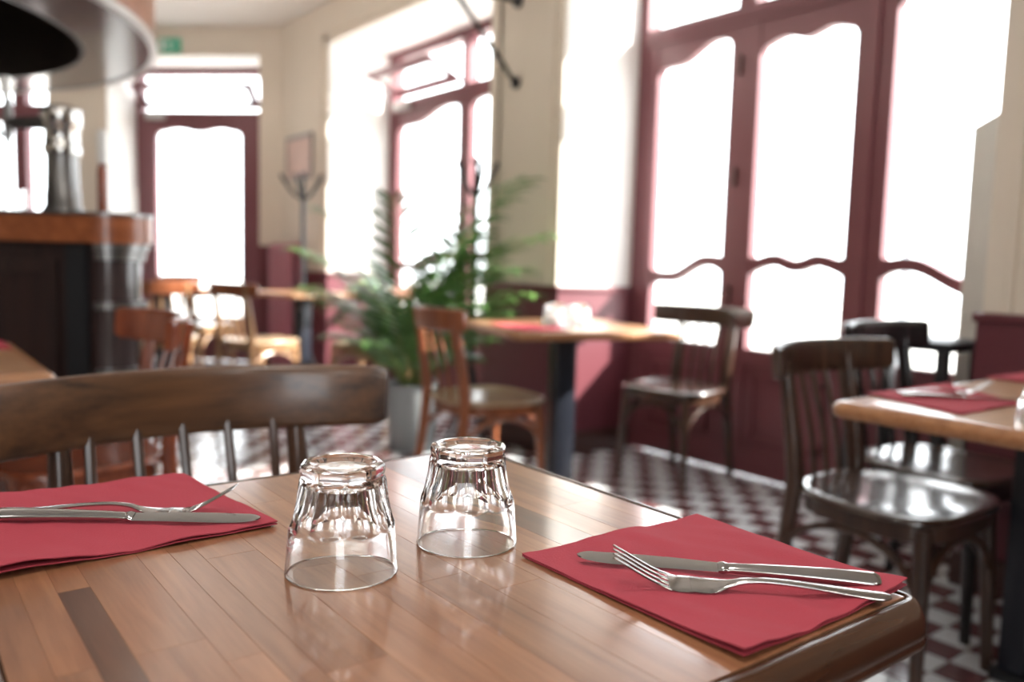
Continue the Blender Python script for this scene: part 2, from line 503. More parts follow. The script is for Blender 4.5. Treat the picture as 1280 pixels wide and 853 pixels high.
def hinge(root, T, a, z):
    b = NB(); c = T(a, -.006, z)
    add_tube(b, [c + Vector((0, 0, -.045)), c + Vector((0, 0, .045))], .009, 8)
    obj('hinge', b, M['skirting'], root)

def frame_rect(bm, T, a0, a1, z0, z1, w, d0, d1):
    add_strip(bm, [(a0, z0), (a0 + w, z0)], [(a0, z1), (a0 + w, z1)], T, d0, d1)
    add_strip(bm, [(a1 - w, z0), (a1, z0)], [(a1 - w, z1), (a1, z1)], T, d0, d1)
    add_strip(bm, [(a0 + w, z0), (a1 - w, z0)], [(a0 + w, z0 + w), (a1 - w, z0 + w)], T, d0, d1)
    add_strip(bm, [(a0 + w, z1 - w), (a1 - w, z1 - w)], [(a0 + w, z1), (a1 - w, z1)], T, d0, d1)

# window_1: three leaves with a composed curve
w1 = thing('window_1', None, None); w1['kind'] = 'structure'
A0, A1 = NICHES[0]
bm = NB()
add_strip(bm, [(A0, 0), (A0 + .055, 0)], [(A0, LINT), (A0 + .055, LINT)], TW1, -.006, .09)
add_strip(bm, [(A1 - .055, 0), (A1, 0)], [(A1 - .055, LINT), (A1, LINT)], TW1, -.006, .09)
add_strip(bm, [(A0 + .055, 2.56), (A1 - .055, 2.56)], [(A0 + .055, LINT), (A1 - .055, LINT)], TW1, -.006, .09)
add_strip(bm, [(A0 + .055, 2.165), (A1 - .055, 2.165)], [(A0 + .055, 2.25), (A1 - .055, 2.25)], TW1, -.012, .09)
add_strip(bm, [(A0 + .055, 2.195), (A1 - .055, 2.195)], [(A0 + .055, 2.22), (A1 - .055, 2.22)], TW1, -.026, .09)
for a in (1.91, 2.57): add_strip(bm, [(a - .05, 2.25), (a + .05, 2.25)], [(a - .05, 2.56), (a + .05, 2.56)], TW1, -.004, .08)
obj('frame', bm, M['maroon'], w1, 0)
for a, b in ((1.24, 1.86), (1.96, 2.52), (2.62, 3.20)): pane_obj(w1, TW1, a, b, 2.25, 2.56, .04)
ZB, ZT = .955, 2.045
french_leaf(w1, TW1, 2.57, A1 - .055, (.08, .08), .55, .623, ZB, ZT, lambda t: rise(1 - t), .085, 2.165)
bowp = lambda t: .35 + .62 * (.5 - .5 * math.cos(4 * PI * t)) * (1 if abs(t - .5) < .25 else .9)
lf2 = french_leaf(w1, TW1, 1.91, 2.57, (.085, .085), .55, .623, ZB + .055, ZT - .015, bowp, .045, 2.165)
french_leaf(w1, TW1, A0 + .055, 1.91, (.08, .085), .55, .623, ZB, ZT, rise, .085, 2.165)
for a, zs in ((2.57, (.88, 1.45, 1.98)), (1.91, (.88, 1.75))):
    for z in zs: hinge(w1, TW1, a + .02, z)
bm = NB(); add_strip(bm, [(1.895, .012), (1.945, .012)], [(1.895, 2.165), (1.945, 2.165)], TW1, -.018, .01)
obj('cover_strip', bm, M['maroon'], w1, 0)

# window_2: two leaves and an inward-tilted hopper
w2 = thing('window_2', None, None); w2['kind'] = 'structure'
A0, A1 = NICHES[1]
bm = NB()
add_strip(bm, [(A0, 0), (A0 + .055, 0)], [(A0, LINT), (A0 + .055, LINT)], TW1, -.006, .09)
add_strip(bm, [(A1 - .055, 0), (A1, 0)], [(A1 - .055, LINT), (A1, LINT)], TW1, -.006, .09)
add_strip(bm, [(A0 + .055, 2.56), (A1 - .055, 2.56)], [(A0 + .055, LINT), (A1 - .055, LINT)], TW1, -.006, .09)
add_strip(bm, [(A0 + .055, 2.15), (A1 - .055, 2.15)], [(A0 + .055, 2.235), (A1 - .055, 2.235)], TW1, -.012, .09)
add_strip(bm, [(4.91, 2.235), (4.98, 2.235)], [(4.91, 2.56), (4.98, 2.56)], TW1, -.006, .09)
obj('frame', bm, M['maroon'], w2, 0)
pane_obj(w2, TW1, 3.94, 4.91, 2.235, 2.56, .04)
french_leaf(w2, TW1, 4.945, A1 - .055, (.07, .07), .55, .623, ZB, ZT, lambda t: rise(1 - t), .085, 2.15)
french_leaf(w2, TW1, A0 + .055, 4.945, (.07, .07), .55, .623, ZB, ZT, rise, .085, 2.15)
def hopper(root, T, a0, a1, z0, h, tilt, w=.045):
    c, s = math.cos(tilt), math.sin(tilt)
    TT = lambda a, d, z: T(a, d * c - (z - z0) * s, z0 + (z - z0) * c + d * s * 0)
    b = NB(); frame_rect(b, TT, a0, a1, z0, z0 + h, w, 0, .075)
    hp = obj('hopper', b, M['maroon'], root, 0)
    pane_obj(hp, TT, a0 + w - .004, a1 - w + .004, z0 + w - .004, z0 + h - w + .004, .02)
    b = NB()
    p0 = T(a0 + .01, 0, z0 + h * .95); p1 = TT(a0 + .01, .02, z0 + h * .8)
    add_tube(b, [p0 + (p1 - p0) * k / 3 for k in range(4)], .005, 6)
    obj('stay', b, M['skirting'], hp)
    return hp
hopper(w2, TW1, 5.0, 5.90, 2.275, .33, math.radians(66), .08)
bm = NB(); add_box(bm, FX - .05, FX - .013, 5.66, 5.90, 2.155, 2.225, .008); obj('latch_box', bm, M['rim'], w2, 30)

# door_1 on the chamfer: local frame of the wall, inward is +y
d1 = thing('door_1', None, None, CH_LOC, CH_ROT); d1['kind'] = 'structure'
TD1 = lambda a, d, z: Vector((a, -CH_D - d, z))
a0, a1 = DOOR_S
bm = NB()
add_strip(bm, [(a0, 0), (a0 + .05, 0)], [(a0, DOOR_TOP), (a0 + .05, DOOR_TOP)], TD1, -.006, .09)
add_strip(bm, [(a1 - .05, 0), (a1, 0)], [(a1 - .05, DOOR_TOP), (a1, DOOR_TOP)], TD1, -.006, .09)
add_strip(bm, [(a0 + .05, 2.63), (a1 - .05, 2.63)], [(a0 + .05, DOOR_TOP), (a1 - .05, DOOR_TOP)], TD1, -.006, .09)
add_strip(bm, [(a0 + .05, 2.215), (a1 - .05, 2.215)], [(a0 + .05, 2.30), (a1 - .05, 2.30)], TD1, -.01, .09)
obj('frame', bm, M['maroon'], d1, 0)
dl = french_leaf(d1, TD1, a0 + .05, a1 - .05, (.33, .135), .35, .42, .60, 2.10, lambda t: .3 + .5 * (.5 - .5 * math.cos(4 * PI * t)), .06, 2.215)
hopper(d1, TD1, a0 + .19, a1 - .06, 2.335, .29, math.radians(52), .07)
bm = NB(); add_box(bm, a1 - .30, a1 - .10, -CH_D + .012, -CH_D + .05, 2.225, 2.285, .008); obj('latch_box', bm, M['rim'], d1, 30)
bm = NB(); p = TD1(a1 - .11, -.05, 1.05); add_tube(bm, [p + Vector((0, -.05, 0)), p, p + Vector((-.10, 0, 0))], .010, 8); obj('handle', bm, M['gunmetal'], dl)

# window_3 on the chamfer
w3 = thing('window_3', None, None, CH_LOC, CH_ROT); w3['kind'] = 'structure'
a0, a1 = WIN3_S
bm = NB()
frame_rect(bm, TD1, a0, a1, .9, WIN3_TOP, .06, -.006, .08)
add_strip(bm, [(a0 + .06, 2.20), (a1 - .06, 2.20)], [(a0 + .06, 2.36), (a1 - .06, 2.36)], TD1, -.01, .08)
add_strip(bm, [(2.72, .96), (2.85, .96)], [(2.72, 2.20), (2.85, 2.20)], TD1, -.008, .08)
add_strip(bm, [(2.72, 2.36), (2.85, 2.36)], [(2.72, WIN3_TOP - .06), (2.85, WIN3_TOP - .06)], TD1, -.008, .08)
obj('frame', bm, M['maroon'], w3, 0)
for x0, x1 in ((a0 + .06, 2.72), (2.85, a1 - .06)):
    pane_obj(w3, TD1, x0, x1, .96, 2.20, .03); pane_obj(w3, TD1, x0, x1, 2.36, WIN3_TOP - .06, .03)
bm = NB(); add_box(bm, a0, a1, -.6, -.02, -.02, .9); struct('trim_%d' % n, bm, M['dado'], loc=CH_LOC, rotz=CH_ROT); n += 1
# portals of the chamfer openings
for s, w in ((.9, 1.4), (2.93, 1.5)):
    u = Vector((-.7071, .7071, 0)); o_ = Vector((.7071, .7071, 0))
    portal(Vector(CH_LOC) + u * s + o_ * .62 + Vector((0, 0, 1.35)), -o_, w, 2.65)

# ------------------------------------------------------------------ outdoors
bm = NB(); add_box(bm, 3.47, 30, -20, 40, -.25, -.10); add_box(bm, -20, 3.47, 7.0, 40, -.25, -.122)
struct('ground', bm, M['street'])
lp = thing('street_lamp', 'slim grey lamp post on the pavement outside the right-hand window', 'street lamp', (9.55, 4.92, -.1))
bm = NB(); add_lathe(bm, [(.10, 0), (.10, .5), (.055, .6), (.045, 4.2), (.03, 4.3)], 14); obj('pole', bm, M['lampgrey'], lp)
bm = NB(); add_lathe(bm, [(.03, 4.3), (.16, 4.4), (.20, 4.8), (.05, 4.95)], 14); obj('lantern', bm, M['rim'], lp)

# ------------------------------------------------------------------ chairs
def make_chair(name, label, cat_group, mat, seat_mat, rail_mat=None, chord=.56, sag=.10, rail_z=.83, rail_h=.095, nsp=5, sw=.155, seat_z=.455, thick=.022):
    """bentwood bistro chair facing local -y; origin on the floor under the seat centre"""
    rail_mat = rail_mat or mat
    t = thing(name, label, 'chair', group=cat_group)
    # seat: rounded trapezoid, dished
    def outline(k, n, s=1.0, ins=0):
        a = 2 * PI * k / n
        c, s_ = math.cos(a), math.sin(a)
        e = 2 / 3.2
        x = math.copysign(abs(c) ** e, c); y = math.copysign(abs(s_) ** e, s_)
        w = .222 + (-.03 if y > 0 else .012) * abs(y)
        return Vector((x * (w - ins), y * (.215 - ins), 0))
    nn = 48
    def slab(zs):
        b = NB(); rings = []
        for ins, z in zs: rings.append([b.verts.new(outline(k, nn, 1, ins) + Vector((0, 0, z))) for k in range(nn)])
        for A, B in zip(rings, rings[1:]):
            for k in range(nn): b.faces.new((A[k], A[(k + 1) % nn], B[(k + 1) % nn], B[k]))
        b.faces.new(list(reversed(rings[0]))); b.faces.new(rings[-1])
        return b
    z = seat_z
    obj('seat', slab([(.012, z - .022), (0, z - .016), (0, z - .006), (.006, z), (.016, z + .001), (.03, z - .003), (.09, z - .007), (.15, z - .008)]), seat_mat, t, 50)
    obj('seat_frame', slab([(.022, z - .062), (.018, z - .060), (.018, z - .0225), (.04, z - .0225)]), mat, t, 40)
    # legs
    for sx in (-1, 1):
        b = NB(); add_tube(b, [(sx * .185, -.178, 0), (sx * .178, -.170, .2), (sx * .165, -.158, z - .03)], [.0140, .018, .021], 12); obj('leg', b, mat, t)
        b = NB()
        pts = [(sx * (sw + .015), .245, 0), (sx * (sw + .010), .216, .2), (sx * sw, .194, z - .03), (sx * sw, .197, z + .06), (sx * sw, .220, z + .2), (sx * sw, .244, rail_z - .05), (sx * sw, .247, rail_z - .02)]
        add_tube(b, arc_pts(pts, 22), [.0150 + .005 * math.sin(PI * min(1, k / 16)) for k in range(22)], 12, flat=1.12); obj('rear_leg', b, mat, t)
    # rail: a bent board, concave to the front
    R = (chord * chord / 4 + sag * sag) / (2 * sag)
    ang = math.asin(min(1, chord / 2 / R))
    b = NB(); n_ = 36; rings = []
    y_mid = .266
    for k in range(n_):
        u = -1 + 2 * k / (n_ - 1); a = u * ang
        x = R * math.sin(a); y = y_mid - R * (1 - math.cos(a))
        nrm = Vector((math.sin(a), math.cos(a), 0))
        e = abs(u)
        hh = rail_h * (1 - .08 * e ** 3)
        endr = 1.0
        if e > .94: endr = math.sqrt(max(0, 1 - ((e - .94) / .075) ** 2))
        z1 = rail_z - rail_h * .02; z0 = z1 - hh
        zc = (z0 + z1) / 2; hh2 = hh / 2 * (.62 + .38 * endr)
        th = thick / 2 * (1 + .15 * e) * (.75 + .25 * endr)
        ring = []
        lean = .10
        for q in range(20):
            v = 2 * PI * q / 20; c, s_ = math.cos(v), math.sin(v)
            dy = math.copysign(abs(c) ** .55, c) * th; dz = math.copysign(abs(s_) ** .45, s_) * hh2
            ring.append(b.verts.new(Vector((x, y, zc)) + nrm * (dy + dz * lean) + Vector((0, 0, dz))))
        rings.append(ring)
    for A, B in zip(rings, rings[1:]):
        for q in range(20): b.faces.new((A[q], A[(q + 1) % 20], B[(q + 1) % 20], B[q]))
    b.faces.new(list(reversed(rings[0]))); b.faces.new(rings[-1])
    obj('top_rail', b, rail_mat, t, 50)
    for k in range(nsp):
        x = sw * .78 * (-1 + 2 * k / (nsp - 1)) if nsp > 1 else 0
        y = y_mid - (R - math.sqrt(max(0, R * R - x * x)))
        b = NB(); add_tube(b, arc_pts([(x, .188, z - .01), (x, .208, z + .12), (x, y - .010, rail_z - rail_h * .95), (x, y - .004, rail_z - rail_h * .7)], 10), .0080, 8, flat=.9); obj('spindle', b, mat, t)
    # bentwood arches under the seat, one on each side and one in front
    def archp(p, q, h):
        p, q = Vector(p), Vector(q)
        return [p + (q - p) * (.5 - .5 * math.cos(PI * k / 16)) + Vector((0, 0, h * math.sin(PI * k / 16) ** .8)) for k in range(17)]
    for p, q in (((-.178, -.165, .21), (-.172, .21, .21)), ((.178, -.165, .21), (.172, .21, .21)), ((-.172, -.17, .21), (.172, -.17, .21))):
        b = NB(); add_tube(b, archp(p, q, z - .075 - .21), .0105, 8); obj('brace', b, mat, t)
    return t

def arc_pts(ctrl, n):
    """Catmull-Rom through control points"""
    P = [Vector(p) for p in ctrl]; P = [P[0] * 2 - P[1]] + P + [P[-1] * 2 - P[-2]]
    out = []; m = len(P) - 3
    for k in range(n):
        t = k / (n - 1) * m; i = min(int(t), m - 1); t -= i
        a, b, c, d = P[i:i + 4]
        out.append(.5 * ((2 * b) + (c - a) * t + (2 * a - 5 * b + 4 * c - d) * t * t + (3 * b - a - 3 * c + d) * t ** 3))
    return out

def place(o, x, y, face):
    """face: direction the sitter looks at, degrees from +x"""
    o.location = (x, y, 0); o.rotation_euler = (0, 0, math.radians(face + 90))
    return o

G = 'bentwood bistro chairs'
c = make_chair('bistro_chair', 'large worn walnut chair behind the near table, back towards the far wall', G, M['chair_dark'], M['seat_dark'], M['chair_near'], .60, .12, .832, .105, 5, .176)
place(c, .375, 1.07, -90)
dark = make_chair('bistro_chair', 'dark walnut chair at the corner of the right-hand table, nearest its edge', G, M['chair_dark'], M['seat_dark'], None, .56, .09, .825, .095, 5, .15)
place(dark, 2.05, 1.045, -90)
c = make_chair('bistro_chair', 'black lacquered chair behind the walnut one at the right-hand table', G, M['chair_black'], M['seat_dark'], None, .46, .06, .86, .10, 4, .15)
place(c, 2.535, 1.14, -92)
c = dup(dark, (0, 0, 0), 0, 'dark chair standing in the window niche, its seat catching the sun')
place(c, 2.985, 2.60, 186)
c = make_chair('bistro_chair', 'orange-brown chair with a pale seat left of the window table', G, M['chair_orange'], M['seat_pale'], None, .40, .04, .825, .095, 4, .155)
place(c, 2.02, 2.80, -3)
c = make_chair('bistro_chair', 'glossy red-stained chair between the bar and the near walnut chair', G, M['chair_red'], M['chair_red'], None, .50, .10, .84, .10, 4, .155)
place(c, .43, 2.50, 182)
pale = make_chair('bistro_chair', 'pale worn chair in front of the corner door tables, slatted back to the left', G, M['chair_pale'], M['seat_pale'], M['chair_orange'], .46, .06, .83, .09, 5, .155)
place(pale, 2.02, 5.38, 20)
c = dup(pale, (0, 0, 0), 0, 'pale chair nearest the glazed corner door'); place(c, 2.05, 6.75, -60)
c = dup(pale, (0, 0, 0), 0, 'worn chair tucked under the table in front of the corner door'); place(c, 1.50, 5.76, 75)
c = dup(pale, (0, 0, 0), 0, 'pale chair half hidden behind the potted palm'); place(c, 2.60, 4.95, 120)

# ------------------------------------------------------------------ near table
T = .76
t = thing('cafe_table', 'large near table of varnished wood staves with a dark moulded edge', 'table', (0, 0, 0), 0, 'cafe tables')
IX0, IX1, IY0, IY1 = .053, .627, .305, .890
OX0, OX1, OY0, OY1 = .033, .649, .284, .911
bm = NB(); add_box(bm, IX0, IX1, IY0, IY1, T - .05, T - .018); obj('core', bm, M['edge'], t, 0)
x = IX0; col = 0
widths = [.0225, .0225, .0215, .0440, .0235, .0205, .043, .0425, .034, .0425, .043, .0235, .0425, .041, .034, .0425, .03, .0425, .04]
rng = random.Random(21)
for wd in widths:
    x1 = min(IX1, x + wd)
    if x1 - x < .004: break
    ys = [IY0]
    first = {2: .662, 3: .53}.get(col)
    y = IY0 + rng.uniform(.06, .4)
    if first: ys.append(first); y = first + rng.uniform(.15, .3)
    elif y < IY1 - .08: ys.append(y); y += rng.uniform(.22, .42)
    while y < IY1 - .08: ys.append(y); y += rng.uniform(.22, .42)
    ys.append(IY1)
    for ya, yb in zip(ys, ys[1:]):
        b = NB(); add_box(b, x + .00003, x1 - .00003, ya + .00003, yb - .00003, T - .018, T, .00018, 1)
        so = obj('stave', b, M['stave_dark' if (col == 2 and ya < .4) or (col == 13 and ya > .45) else 'stave'], t, 30)
    x = x1; col += 1
# moulded edge
def rrect(x0, x1, y0, y1, r, n=9):
    out = []
    for cx_, cy_, a in ((x1 - r, y0 + r, -90), (x1 - r, y1 - r, 0), (x0 + r, y1 - r, 90), (x0 + r, y0 + r, 180)):
        for k in range(n):
            th = math.radians(a + 90 * k / (n - 1)); out.append(Vector((cx_ + r * math.cos(th), cy_ + r * math.sin(th), 0)))
    return out
def edge_ring(bm, outer, inner, prof):
    """prof: (t, z); t=0 inner line, t=1 outer line"""
    rings = [[bm.verts.new(i + (o - i) * tt + Vector((0, 0, z))) for o, i in zip(outer, inner)] for tt, z in prof]
    m = len(outer); L = len(prof)
    for a in range(L):
        A, B = rings[a], rings[(a + 1) % L]
        for k in range(m): bm.faces.new((A[k], A[(k + 1) % m], B[(k + 1) % m], B[k]))
MOULD = [(0, T - .040), (0, T - .0012), (.05, T - .0016), (.10, T - .0010), (.18, T - .0001), (.30, T + .0002), (.45, T - .0006), (.60, T - .0028), (.74, T - .0065), (.85, T - .0112), (.93, T - .0168), (.975, T - .0220), (.98, T - .0245), (.945, T - .0258), (.945, T - .0268), (1.0, T - .0285), (1.0, T - .0315), (.96, T - .0335), (.86, T - .0340), (.5, T - .0340), (.3, T - .040)]
bm = NB()
edge_ring(bm, rrect(OX0, OX1, OY0, OY1, .034), rrect(IX0, IX1, IY0, IY1, .0012), MOULD)
obj('moulded_edge', bm, M['edge'], t, 35)
def pedestal(t, cx_, cy_, top, r=.0, sq=.09, mat='blackpost'):
    b = NB(); add_box(b, cx_ - sq / 2, cx_ + sq / 2, cy_ - sq / 2, cy_ + sq / 2, .03, top, .006); obj('column', b, M[mat], t, 30)
    b = NB()
    for a in (0, 1):
        L_, W_ = (.27, .035) if a == 0 else (.035, .27)
        add_box(b, cx_ - L_, cx_ + L_, cy_ - W_, cy_ + W_, 0, .032, .008)
    obj('cross_foot', b, M['black'], t, 30)
pedestal(t, .34, .60, T - .05)

# ------------------------------------------------------------------ other tables
def simple_table(label, cx_, cy_, w, d, rot, top=T, thick=.032, leg='post', mats=('beech', 'beech_edge')):
    t = thing('cafe_table', label, 'table', (cx_, cy_, 0), rot, 'cafe tables')
    o_ = rrect(-w / 2, w / 2, -d / 2, d / 2, .035); i_ = rrect(-w / 2 + .03, w / 2 - .03, -d / 2 + .03, d / 2 - .03, .006)
    b = NB()
    nst = 8
    for k in range(nst):
        x0 = -w / 2 + .03 + (w - .06) * k / nst
        b2 = NB(); add_box(b2, x0 + .0002, x0 + (w - .06) / nst - .0002, -d / 2 + .03, d / 2 - .03, top - thick + .004, top, .0006, 1)
        obj('stave', b2, M[mats[0]], t, 30)
    edge_ring(b, o_, i_, [(0, top - thick), (0, top), (.3, top), (.7, top - .003), (.95, top - .010), (1, top - thick * .5), (.95, top - thick * .85), (.8, top - thick)])
    obj('moulded_edge', b, M[mats[1]], t, 40)
    if leg == 'post': pedestal(t, 0, 0, top - thick)
    elif leg == 'trestle':
        for y in (-.22, .30):
            b2 = NB(); add_box(b2, .085, .145, y - .03, y + .03, .03, top - thick, .006); obj('column', b2, M['blackpost'], t, 30)
        b2 = NB(); add_box(b2, .075, .155, -.28, .345, 0, .03, .006); obj('foot', b2, M['black'], t, 30)
    return t
simple_table('square honey-topped table on a black post before the sunlit window', 2.237, 2.563, .70, .70, math.radians(-15.5))
simple_table('long honey-topped table at the right edge beside the dark chairs', 2.115, .50, 1.30, .79, 0, leg='trestle')
simple_table('honey-topped table at the left edge in front of the bar', -.07, 2.24, .72, .72, 0)
simple_table('small table in front of the glazed corner door', 1.64, 6.25, .62, .62, math.radians(20))
simple_table('small table between the coat stand and the potted palm', 2.40, 5.56, .56, .60, math.radians(10))

# dark stand in the niche at the right
st = thing('side_stand', 'low black stand in the window niche behind the black chair', 'stand', (3.06, 1.52, 0))
bm = NB(); add_box(bm, -.16, .16, -.20, .20, .74, .775, .006); obj('stand_top', bm, M['black'], st, 30)
for sx in (-1, 1):
    for sy in (-1, 1):
        bm = NB(); add_box(bm, sx * .13 - .018, sx * .13 + .018, sy * .165 - .02, sy * .165 + .02, 0, .74, .004); obj('leg', bm, M['black'], st, 30)
bm = NB(); add_box(bm, -.14, .14, -.18, .18, .30, .32, .004); obj('shelf', bm, M['black'], st, 30)
# pale board against the right end of window 1
bm = NB()
TB = lambda a, d, z: Vector((3.285 + d, a, z))
add_strip(bm, [(1.20, .02), (1.475, .02)], [(1.20, 1.70), (1.475, 1.56)], TB, 0, .018)
tag(obj('menu_board', bm, M['board'], None, 0), 'tall pale blank board with a slanted top at the right end of the window', 'board')

# ------------------------------------------------------------------ napkins
def napkin(label, corners, lift, group, z0=T, seed=0, nlay=2, n=36):
    """corners: near-left, near-right, far-right, far-left; lift(u,v) -> extra height"""
    c0, c1, c2, c3 = [Vector((*p, 0)) for p in corners]
    o_ = None
    r = random.Random(seed)
    ph = [r.uniform(0, 6) for _ in range(6)]
    for L in range(nlay):
        b = NB(); zz = .0006 + .0011 * L
        def P(u, v, top):
            p = (c0 * (1 - u) + c1 * u) * (1 - v) + (c3 * (1 - u) + c2 * u) * v
            e = .0012 * (1 - L)
            wig = .0012 * (math.sin(7 * u + 3 * v + ph[0]) * math.sin(5 * v + ph[1]) + .6 * math.sin(11 * u - 6 * v + ph[2]) + .4 * math.sin(23 * u + 4 * v + ph[3]))
            wig += .0006 * math.sin(38 * u + 9 * v + ph[4]) * math.sin(13 * v + 5 * u + ph[5])
            h = zz + max(0, lift(u, v)) * (.55 + .45 * L) + max(0, 1.25 * wig + .0010) * (.5 + .5 * L)
            return Vector((p.x, p.y, z0 + h + (.0009 if top else 0)))
        g = {}
        for top in (0, 1):
            for i in range(n + 1):
                for j in range(n + 1): g[top, i, j] = b.verts.new(P(i / n, j / n, top))
        for i in range(n):
            for j in range(n):
                b.faces.new((g[1, i, j], g[1, i + 1, j], g[1, i + 1, j + 1], g[1, i, j + 1]))
                b.faces.new((g[0, i, j + 1], g[0, i + 1, j + 1], g[0, i + 1, j], g[0, i, j]))
        for i in range(n):
            b.faces.new((g[0, i, 0], g[0, i + 1, 0], g[1, i + 1, 0], g[1, i, 0]))
            b.faces.new((g[0, i + 1, n], g[0, i, n], g[1, i, n], g[1, i + 1, n]))
            b.faces.new((g[0, 0, i + 1], g[0, 0, i], g[1, 0, i], g[1, 0, i + 1]))
            b.faces.new((g[0, n, i], g[0, n, i + 1], g[1, n, i + 1], g[1, n, i]))
        if L == 0:
            o_ = tag(obj('napkin', b, M['napkin'], None, 60), label, 'napkin', group)
        else:
            obj('top_fold', b, M['napkin'], o_, 60)
    return o_
GN = 'red paper napkins'
def g_(x, c, w): return math.exp(-((x - c) / w) ** 2)
napkin('folded red napkin at the near right corner of the near table', [(.430, .308), (.637, .309), (.645, .527), (.429, .535)],
       lambda u, v: .0055 * g_(v, 0, .16) * (.45 + .55 * math.sin(7.5 * u + 1.2)) + .003 * g_(u, 0, .10) * g_(v, .3, .3) + .002 * g_(u, 1, .1), GN, T, 3)
napkin('folded red napkin at the left edge of the near table', [(.058, .712), (.288, .722), (.268, .947), (.050, .957)],
       lambda u, v: .0070 * g_(v, 0, .13) * (.5 + .5 * math.sin(9 * u + 1.0)) * ease(max(0, min(1, (.88 - u) / .35))), GN, T, 5)
napkin('red napkin under the cutlery on the long right-hand table', [(1.53, .67), (1.775, .665), (1.93, .885), (1.60, .885)], lambda u, v: 0, GN, T, 8, 2, 12)
napkin('red napkin further along the long right-hand table, at the photo edge', [(2.14, .66), (2.36, .66), (2.36, .885), (2.14, .885)], lambda u, v: 0, GN, T, 9, 2, 12)
napkin('red napkin on the left-edge table by the bar', [(.05, 2.36), (.262, 2.36), (.262, 2.57), (.05, 2.57)], lambda u, v: 0, GN, T, 10, 2, 12)
napkin('red napkin beside the upturned glasses on the window table', [(1.86, 2.34), (2.03, 2.29), (2.13, 2.62), (1.94, 2.67)], lambda u, v: 0, GN, T, 11, 2, 12)

# ------------------------------------------------------------------ tumblers
def tumbler_mesh():
    NF, PER = 9, 18
    seg = NF * PER
    H = .0885
    def lerp_tab(tab, h):
        for (h0, v0), (h1, v1) in zip(tab, tab[1:]):
            if h <= h1: return v0 + (v1 - v0) * (h - h0) / (h1 - h0)
        return tab[-1][1]
    RT = [(0, .0448), (.030, .0424), (.040, .0417), (.046, .0411), (.056, .0390), (.075, .0352), (.0885, .0345)]
    AT = [(0, .05), (.030, .0445), (.0365, .0418), (.0400, .0394), (.0440, .0376), (.052, .0356), (.062, .0339), (.0770, .0322), (.0790, .0317), (.0810, .0322), (.0835, .0327), (.0885, .0320)]
    def Rr(h): return lerp_tab(RT, h)
    def Ap(h): return lerp_tab(AT, h)
    prof = []
    # outer wall from rim up to base
    hs = [0.0012 + (H - .0022 - .0012) * k / 66 for k in range(67)]
    b = NB(); rings = []
    def ring(fr, z): rings.append([b.verts.new((fr(2 * PI * k / seg) * math.cos(2 * PI * k / seg), fr(2 * PI * k / seg) * math.sin(2 * PI * k / seg), z)) for k in range(seg)])
    def outer(h):
        def f(th):
            ph = (th % (2 * PI / NF)) - PI / NF
            a = Ap(h) / math.cos(ph)
            # slightly rounded ridges
            r = Rr(h)
            k = 900.0
            lo = min(a, r)
            if h > .0770:                       # the foot: corners rounded off
                lo = min(lo, Ap(h) * (1 + .040 * min(1, (abs(ph) / .24) ** 2)))
            return lo - .00012 * math.exp(-abs(a - r) * k)
        return f
    # inner wall, from the inner floor down to the rim
    ring(lambda th: .0004, .0735)
    for r_, h in ((.010, .0735), (.020, .0733), (.0245, .0725), (.0266, .0702), (.0278, .065), (.0302, .056), (.0330, .05), (.0362, .042), (.0388, .032), (.0405, .02), (.0418, .010), (.0424, .003)):
        ring(lambda th, r_=r_: r_, h)
    ring(lambda th: .0428, .0007); ring(lambda th: .0436, .0); ring(lambda th: .0444, .0004)
    for h in hs: ring(outer(h), h)
    top = outer(hs[-1])
    ring(lambda th: top(th) - .0012, H - .0008)
    ring(lambda th: top(th) - .0032, H)
    ring(lambda th: .0255, H); ring(lambda th: .0235, H - .0012); ring(lambda th: .018, H - .0024); ring(lambda th: .009, H - .0030); ring(lambda th: .0004, H - .0032)
    for A, B in zip(rings, rings[1:]):
        for k in range(seg): b.faces.new((A[k], A[(k + 1) % seg], B[(k + 1) % seg], B[k]))
    b.faces.new(rings[0]); b.faces.new(list(reversed(rings[-1])))
    return mesh('tumbler', b, M['glass'], 24)
TM = tumbler_mesh()
GT = 'upturned tumblers'
def tumbler(label, x, y, rot, z=T + .0002):
    o_ = bpy.data.objects.new('tumbler', TM); COL.objects.link(o_)
    o_.location = (x, y, z); o_.rotation_euler = (0, 0, math.radians(rot))
    return tag(o_, label, 'glass', GT)
tumbler('upturned faceted glass nearest the camera, left of the pair', .2895, .5915, 8)
tumbler('upturned faceted glass beside the right napkin, right of the pair', .4125, .5945, 21)
tumbler('upturned glass at the left front on the window table', 2.075, 2.440, 5)
tumbler('upturned glass at the right front on the window table', 2.165, 2.405, 12)
tumbler('upturned glass at the left back on the window table', 2.160, 2.515, 25)
tumbler('upturned glass at the right back on the window table', 2.245, 2.470, 33)
tumbler('glass at the right edge of the photo on the long table', 1.60, .560, 10)

